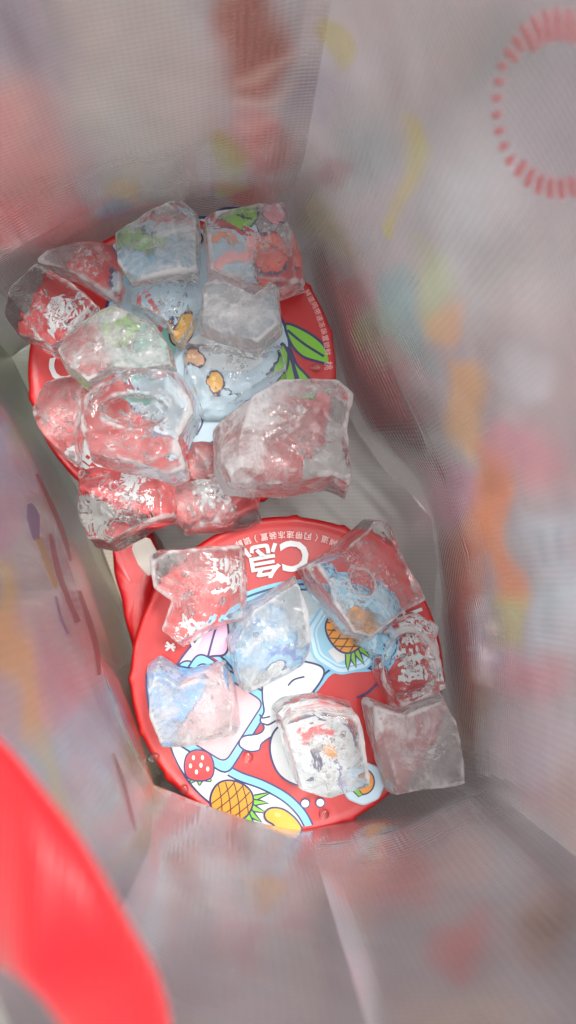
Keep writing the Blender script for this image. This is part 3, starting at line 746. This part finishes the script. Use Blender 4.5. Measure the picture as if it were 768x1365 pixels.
# ------------------------------------------------------------------ ice
def ice_block(poly, z0, z1, kind, label, tilt=(0, 0), inset=.88, seed=0, hollow=None, voxel=.0007, amp=1.0, bub=6, skew=(0, 0), smooth=2, rg=None):
    rnd = random.Random(seed*17+3)
    n = len(poly)
    cx = sum(p[0] for p in poly)/n; cy_ = sum(p[1] for p in poly)/n
    top = []; bot = []
    rad_ = sum(math.hypot(p[0]-cx, p[1]-cy_) for p in poly)/n
    aw = Vector((cx-NADIR[0], cy_-NADIR[1])); sk = aw.normalized()*min(.13*rad_, .05*aw.length+2) + Vector(skew)*.5
    zt = lambda x, y: z1+tilt[0]*(x-cx)/100*.01+tilt[1]*(y-cy_)/100*.01
    for x, y in poly:
        top.append(at(cx+(x-cx)*.92+sk.x+rnd.uniform(-2, 2), cy_+(y-cy_)*.92+sk.y+rnd.uniform(-2, 2), zt(x, y)))
    for x, y in poly:
        bot.append(at(cx+(x-cx)*.96-sk.x, cy_+(y-cy_)*.96-sk.y, z0))
    mid = [(a_*h_+b_*(1-h_))+(a_-b_).normalized().cross(Vector((0, 0, 1)))*0 for a_, b_, h_ in zip(top, bot, [rnd.uniform(.4, .6) for _ in poly])]
    bm = bmesh.new()
    rings = [bot, mid, top]
    vs = [[bm.verts.new(p) for p in r] for r in rings]
    for j in range(2):
        for k in range(n): bm.faces.new((vs[j][k], vs[j][(k+1) % n], vs[j+1][(k+1) % n], vs[j+1][k]))
    bm.faces.new(vs[2]); bm.faces.new(list(reversed(vs[0])))
    bmesh.ops.triangulate(bm, faces=bm.faces[:], ngon_method='BEAUTY')
    bmesh.ops.recalc_face_normals(bm, faces=bm.faces[:])
    # chipped corners: planes shave a few of them off
    for _ in range(5):
        a = rnd.uniform(0, 2*math.pi); el = rnd.uniform(.5, 1.1)
        nn = Vector((math.cos(a)*math.cos(el), math.sin(a)*math.cos(el), math.sin(el)))
        mxd = max(v.co.dot(nn) for v in bm.verts)
        gg = bmesh.ops.bisect_plane(bm, geom=bm.verts[:]+bm.edges[:]+bm.faces[:], plane_co=nn*(mxd-rnd.uniform(.0012, .0032)), plane_no=nn, clear_outer=True)
        bmesh.ops.holes_fill(bm, edges=[e for e in bm.edges if e.is_boundary], sides=0)
    bmesh.ops.triangulate(bm, faces=bm.faces[:], ngon_method='BEAUTY')
    bmesh.ops.recalc_face_normals(bm, faces=bm.faces[:])
    me = bpy.data.meshes.new('ice'); bm.to_mesh(me); bm.free()
    ob = bpy.data.objects.new('ice', me); C.objects.link(ob)
    if hollow:                     # the dimple the freezer mould leaves
        hx, hy, hr, hd = hollow
        bmh = bmesh.new(); bmesh.ops.create_icosphere(bmh, subdivisions=3, radius=1)
        hc = at(hx, hy, z1+.002)
        for v in bmh.verts: v.co = Vector((hc.x+v.co.x*hr[0], hc.y+v.co.y*hr[1], hc.z+v.co.z*hd))
        hm = bpy.data.meshes.new('h'); bmh.to_mesh(hm); bmh.free(); ho = bpy.data.objects.new('h', hm); C.objects.link(ho)
        bo = ob.modifiers.new('b', 'BOOLEAN'); bo.operation = 'DIFFERENCE'; bo.object = ho; bo.solver = 'EXACT'
    rm = ob.modifiers.new('r', 'REMESH'); rm.mode = 'VOXEL'; rm.voxel_size = voxel
    sm = ob.modifiers.new('s', 'SMOOTH'); sm.factor = .4; sm.iterations = smooth
    dg = bpy.context.evaluated_depsgraph_get(); m2 = bpy.data.meshes.new_from_object(ob.evaluated_get(dg))
    bpy.data.objects.remove(ob)
    if hollow: bpy.data.objects.remove(ho)
    co = np.zeros(len(m2.vertices)*3); m2.vertices.foreach_get('co', co); co = co.reshape(-1, 3)
    nr = np.zeros_like(co).ravel(); m2.vertex_normals.foreach_get('vector', nr); nr = nr.reshape(-1, 3)
    off = Vector((seed*3.1, seed*1.7, 0))
    for i in range(len(co)):
        p = Vector(co[i])
        w = noise.noise(p*75+off)*.0008+noise.noise(p*190+off)*.00035+noise.noise(p*420+off)*.00012+(abs(noise.noise(p*46+off*2))-.2)*.0013
        w *= amp
        co[i] += nr[i]*(w if co[i][2] > z0+.0012 else min(w, 0)*.5)
    co[:, 2] = np.maximum(co[:, 2], z0)
    base = Vector(co.mean(0)); base.z = z0
    co -= np.array(base)
    m2.vertices.foreach_set('co', co.ravel()); m2.update()
    gx, gy = rg or (rnd.uniform(-.5, .5), rnd.uniform(-.5, .5))
    sz = np.abs(co[:, :2]).max()
    rim_ = np.clip(1+(co[:, 0]*gx+co[:, 1]*gy)/sz, .1, 2).astype(np.float32)
    # curvature of the finished surface: rime settles along the convex edges
    ne = len(m2.edges); ed = np.zeros(ne*2, int); m2.edges.foreach_get('vertices', ed); ed = ed.reshape(-1, 2)
    nr2 = np.zeros(len(co)*3); m2.vertex_normals.foreach_get('vector', nr2); nr2 = nr2.reshape(-1, 3)
    cnt = np.bincount(ed.ravel(), minlength=len(co)).clip(1)
    def avg(a):
        out = np.zeros_like(a)
        for c_ in range(a.shape[1]):
            out[:, c_] = np.bincount(ed[:, 0], a[ed[:, 1], c_], len(co))+np.bincount(ed[:, 1], a[ed[:, 0], c_], len(co))
        return out/cnt[:, None]
    cv = -((avg(co)-co)*nr2).sum(1)[:, None]
    for _ in range(2): cv = (cv+avg(cv))/2
    cv = cv[:, 0]; lo, hi = np.percentile(cv, 84), np.percentile(cv, 98.5)
    edge = np.clip((cv-lo)/(hi-lo+1e-12), 0, 1).astype(np.float32)
    cb = m2.attributes.new('edge', 'FLOAT', 'POINT'); cb.data.foreach_set('value', edge)
    ca = m2.attributes.new('rime', 'FLOAT', 'POINT'); ca.data.foreach_set('value', rim_)
    m2.materials.clear(); m2.materials.append(M_ice[kind])
    m2.polygons.foreach_set('use_smooth', [True]*len(m2.polygons))
    m2.name = 'ice_cube'
    o = bpy.data.objects.new('ice_cube', m2); C.objects.link(o); o.location = base
    o.matrix_world = Matrix.Translation(base)
    o['label'] = label; o['category'] = 'ice cube'; o['group'] = 'ice cubes heaped on the lids'
    # trapped air
    if bub:
        bmb = bmesh.new()
        for _ in range(bub*4):
            a, r = rnd.uniform(0, 6.28), rnd.uniform(0, .55)
            pj = rnd.randrange(n); q = Vector(poly[pj])
            x = cx+(q.x-cx)*rnd.uniform(.05, .6); y = cy_+(q.y-cy_)*rnd.uniform(.05, .6)
            z = z0+(z1-z0)*rnd.uniform(.25, .8); s = rnd.choice((1, 1, 1, 2.2))*rnd.uniform(.00022, .0005)
            g = bmesh.ops.create_icosphere(bmb, subdivisions=1, radius=1)
            el = rnd.choice((1, 1, 1.6, 2.4)); rt = Matrix.Rotation(rnd.uniform(0, 3.14), 3, 'Z')
            pc = at(x, y, z)
            for v in g['verts']: v.co = pc+rt @ Vector((v.co.x*s*el, v.co.y*s, v.co.z*s*.8))
        bmesh.ops.reverse_faces(bmb, faces=bmb.faces[:])
        for f in bmb.faces: f.smooth = True
        mb = bpy.data.meshes.new('air_bubbles'); bmb.to_mesh(mb); bmb.free(); mb.materials.append(M_air)
        b = bpy.data.objects.new('air_bubbles', mb); C.objects.link(b); b['kind'] = 'stuff'; b.parent = o; b.matrix_parent_inverse = o.matrix_world.inverted()
    # thin white fracture sheets inside
    for q_ in range(2):
        ang = rnd.uniform(0, math.pi); tl_ = rnd.uniform(.2, 1.1); c0 = at(cx+rnd.uniform(-.25, .25)*rad_, cy_+rnd.uniform(-.25, .25)*rad_, z0+(z1-z0)*rnd.uniform(.4, .6))
        ux = Vector((math.cos(ang), math.sin(ang), 0)); uy = Vector((-math.sin(ang)*math.cos(tl_), math.cos(ang)*math.cos(tl_), math.sin(tl_)))
        ra_, rb_ = rad_/3500*rnd.uniform(.35, .55), min((z1-z0)*.3, .006)
        V = []; Fc = []
        nn_ = ux.cross(uy)
        for a in range(13):
            for b in range(9):
                u, v = a/6-1, b/4-1
                uu, vv = u*math.sqrt(max(0, 1-v*v/2)), v*math.sqrt(max(0, 1-u*u/2))
                p = c0+ux*(uu*ra_)+uy*(vv*rb_); p = p+nn_*(.0014*noise.noise(p*160+off))
                V.append(p)
        for a in range(12):
            for b in range(8): Fc.append((a*9+b, a*9+b+1, (a+1)*9+b+1, (a+1)*9+b))
        mesh_obj('fracture', V, Fc, M_crack, o, smooth=True)
    return o

M_crack, t_, p_ = mat_new('fracture_in_ice')
p_.inputs['Base Color'].default_value = (.9, .93, .94, 1); p_.inputs['Roughness'].default_value = .25
tc_ = N(t_, 'ShaderNodeTexCoord'); nz_ = N(t_, 'ShaderNodeTexNoise'); nz_.inputs['Scale'].default_value = 420; nz_.inputs['Detail'].default_value = 6; nz_.inputs['Distortion'].default_value = 1.5
t_.links.new(tc_.outputs['Object'], nz_.inputs['Vector'])
mr_ = N(t_, 'ShaderNodeMapRange'); mr_.inputs[1].default_value = .5; mr_.inputs[2].default_value = .72; mr_.inputs[4].default_value = .75
t_.links.new(nz_.outputs['Fac'], mr_.inputs[0])
tr_ = N(t_, 'ShaderNodeBsdfTransparent'); mx_ = N(t_, 'ShaderNodeMixShader')
t_.links.new(mr_.outputs[0], mx_.inputs[0]); t_.links.new(tr_.outputs[0], mx_.inputs[1]); t_.links.new(p_.outputs[0], mx_.inputs[2]); t_.links.new(mx_.outputs[0], t_.nodes['Material Output'].inputs['Surface'])
L0 = LZ+.0016
ICE = [
 # upper tub
 dict(poly=[(46, 352), (66, 331), (100, 323), (148, 320), (163, 340), (168, 385), (160, 408), (100, 372)], z0=L0, z1=L0+.017, kind='wet', label='pink-tinged ice cube at the top left rim of the upper lid, behind the overhanging one', inset=.86),
 dict(poly=[(1, 418), (14, 385), (50, 350), (100, 378), (140, 415), (110, 452), (74, 474), (20, 446)], z0=L0+.003, z1=L0+.026, kind='clear', label='clear ice cube with a grey core overhanging the far left of the upper lid', inset=.84, tilt=(1, 0)),
 dict(poly=[(152, 316), (200, 284), (244, 264), (265, 284), (267, 330), (266, 366), (176, 384), (155, 358)], z0=L0+.004, z1=L0+.028, kind='cloudy', label='tall ice cube with pale blue and green tint at the top of the upper lid', inset=.82, skew=(-4, 3)),
 dict(poly=[(269, 292), (310, 280), (373, 268), (388, 290), (402, 340), (410, 384), (378, 394), (330, 392), (275, 372)], z0=L0, z1=L0+.022, kind='wet', label='ice cube tinted green and orange at the top right of the upper lid', inset=.84),
 dict(poly=[(266, 375), (284, 372), (340, 398), (358, 376), (376, 380), (378, 440), (346, 467), (300, 456), (266, 440)], z0=L0+.014, z1=L0+.034, kind='frost', label='smooth frosted white ice cube just below the green and orange one', inset=.80, smooth=5),
 dict(poly=[(172, 386), (220, 376), (264, 368), (266, 410), (258, 440), (240, 468), (222, 436), (172, 408)], z0=L0, z1=L0+.016, kind='clear', label='clear ice cube with mango yellow showing through in the middle of the upper heap', inset=.86),
 dict(poly=[(74, 470), (92, 440), (150, 406), (205, 428), (230, 462), (238, 492), (200, 500), (150, 498), (120, 520), (84, 492)], z0=L0+.016, z1=L0+.034, kind='cloudy', label='broad ice cube half pink and half sea green on the left of the upper heap', inset=.82, smooth=3),
 dict(poly=[(46, 545), (60, 508), (100, 500), (134, 520), (112, 560), (106, 590), (108, 627), (72, 602), (50, 575)], z0=L0, z1=L0+.02, kind='wet', label='rounded pink ice cube at the left rim of the upper lid', inset=.84, smooth=5),
 dict(poly=[(108, 578), (104, 540), (140, 508), (160, 494), (238, 494), (262, 530), (266, 556), (245, 600), (252, 635), (228, 641), (150, 622), (118, 612)], z0=L0+.012, z1=L0+.036, kind='wet', label='large arch-shaped ice cube with frosted top and bubbly side, left of the largest cube', inset=.86, hollow=(178, 545, (.0125, .006), .009), amp=1.5, bub=16),
 dict(poly=[(104, 626), (130, 620), (200, 636), (238, 645), (240, 692), (200, 705), (150, 732), (118, 728), (106, 690)], z0=L0, z1=L0+.02, kind='clear', label='red-looking clear ice cube at the bottom left of the upper lid', inset=.86, bub=10),
 dict(poly=[(232, 646), (290, 640), (346, 654), (349, 690), (330, 700), (246, 708), (232, 690)], z0=L0, z1=L0+.014, kind='wet', label='flat ice cube with white lettering showing through at the bottom of the upper lid', inset=.86),
 dict(poly=[(244, 456), (300, 462), (345, 470), (378, 456), (386, 500), (350, 520), (296, 556), (268, 556), (242, 500)], z0=L0, z1=L0+.011, kind='clear', label='thin clear slab of ice over the pale blue middle of the upper lid', inset=.9, bub=5),
 dict(poly=[(284, 566), (306, 546), (370, 509), (410, 508), (452, 513), (470, 534), (461, 580), (473, 640), (468, 660), (440, 646), (380, 657), (302, 652), (285, 625)], z0=L0+.012, z1=L0+.040, kind='cloudy', label='largest ice cube, milky left and clear right, overhanging the right rim of the upper lid', inset=.84, smooth=4, amp=1.3, bub=7, rg=(-1.0, .1)),
 dict(poly=[(246, 588), (284, 584), (290, 630), (284, 640), (252, 636)], z0=L0, z1=L0+.012, kind='wet', label='small pink ice piece wedged left of the largest milky cube', inset=.86, bub=3),
 # lower tub
 dict(poly=[(199, 740), (208, 731), (262, 728), (325, 724), (331, 770), (329, 824), (276, 842), (240, 866), (214, 846), (228, 800), (204, 782)], z0=L0, z1=L0+.024, kind='wet', label='pink ice cube with a glassy left edge at the upper left of the lower lid', inset=.86, skew=(3, -2), bub=9),
 dict(poly=[(302, 856), (332, 806), (368, 786), (398, 768), (408, 810), (415, 862), (404, 884), (322, 926), (312, 900)], z0=L0, z1=L0+.026, kind='cloudy', label='pale blue ice cube standing in the middle of the lower lid', inset=.82, amp=.8),
 dict(poly=[(193, 892), (210, 879), (240, 903), (300, 884), (314, 920), (321, 978), (260, 992), (215, 996), (200, 950)], z0=L0, z1=L0+.022, kind='cloudy', label='blue and pink ice cube at the left rim of the lower lid', inset=.84, amp=.8),
 dict(poly=[(400, 757), (440, 735), (494, 688), (512, 689), (530, 730), (562, 802), (548, 812), (484, 856), (462, 848), (430, 806)], z0=L0, z1=L0+.024, kind='wet', label='tilted square ice cube with bright red centre, top right of the lower lid', inset=.84, tilt=(-2, 1), hollow=(482, 778, (.0055, .005), .008), bub=8),
 dict(poly=[(470, 858), (510, 832), (556, 814), (582, 830), (578, 848), (586, 880), (594, 918), (560, 934), (524, 948), (502, 905), (496, 872)], z0=L0+.001, z1=L0+.017, kind='clear', label='hollow clear ice cube over white lettering at the right rim of the lower lid', inset=.86, hollow=(548, 888, (.010, .013), .011), amp=1.3, bub=6),
 dict(poly=[(367, 950), (380, 938), (424, 930), (474, 942), (480, 962), (494, 1046), (470, 1056), (440, 1064), (396, 1052), (380, 1004)], z0=L0, z1=L0+.024, kind='wet', label='whitish ice cube near the bottom of the lower lid, above two small white dots', inset=.84, skew=(3, 6), bub=10),
 dict(poly=[(488, 934), (530, 946), (592, 922), (606, 958), (614, 1000), (620, 1042), (570, 1052), (520, 1062), (504, 1020), (494, 980)], z0=L0+.002, z1=L0+.024, kind='frost', label='large frosted ice cube at the bottom right corner of the bag', inset=.88, amp=.9),
]
for i, d in enumerate(ICE): ice_block(seed=i+1, **d)

# ------------------------------------------------------------------ meltwater
M_wat, t_, p_ = mat_new('meltwater')
p_.inputs['Transmission Weight'].default_value = 1; p_.inputs['IOR'].default_value = 1.33; p_.inputs['Roughness'].default_value = .01
def drop(x, y, r, h, label, seed):
    c = at(x, y, LZ+.0009); bm = bmesh.new(); bmesh.ops.create_icosphere(bm, subdivisions=3, radius=1)
    rr = random.Random(seed); ax = rr.uniform(.8, 1.3)
    for v in bm.verts:
        k = 1+.18*noise.noise(Vector((v.co.x*1.3+seed, v.co.y*1.3, 0)))
        v.co = Vector((v.co.x*r*k*ax, v.co.y*r*k, max(v.co.z, -.15)*h))
    me = bpy.data.meshes.new('water_drop'); bm.to_mesh(me); bm.free(); me.materials.append(M_wat)
    me.polygons.foreach_set('use_smooth', [True]*len(me.polygons))
    o = bpy.data.objects.new('water_drop', me); C.objects.link(o); o.location = (c.x, c.y, c.z)
    o['label'] = label; o['category'] = 'water drop'; o['group'] = 'drops of meltwater on the lids'
for i, a in enumerate([(331, 1010, .0022, .0007, 'flat water drop on the lower lid right of the strawberry, by the white fingers'),
    (421, 490, .0016, .0006, 'tiny water drop on bare red lid between the green leaves'),
    (246, 1052, .0018, .0007, 'water drop on the white band below the strawberry'),
    (432, 1086, .0020, .0007, 'water drop on red lid under the two white dots'),
    (205, 1010, .0020, .0007, 'water drop on the red rim left of the strawberry'),
    (64, 560, .0018, .0007, 'water drop on the left red rim of the upper lid')]): drop(*a, seed=i+1)
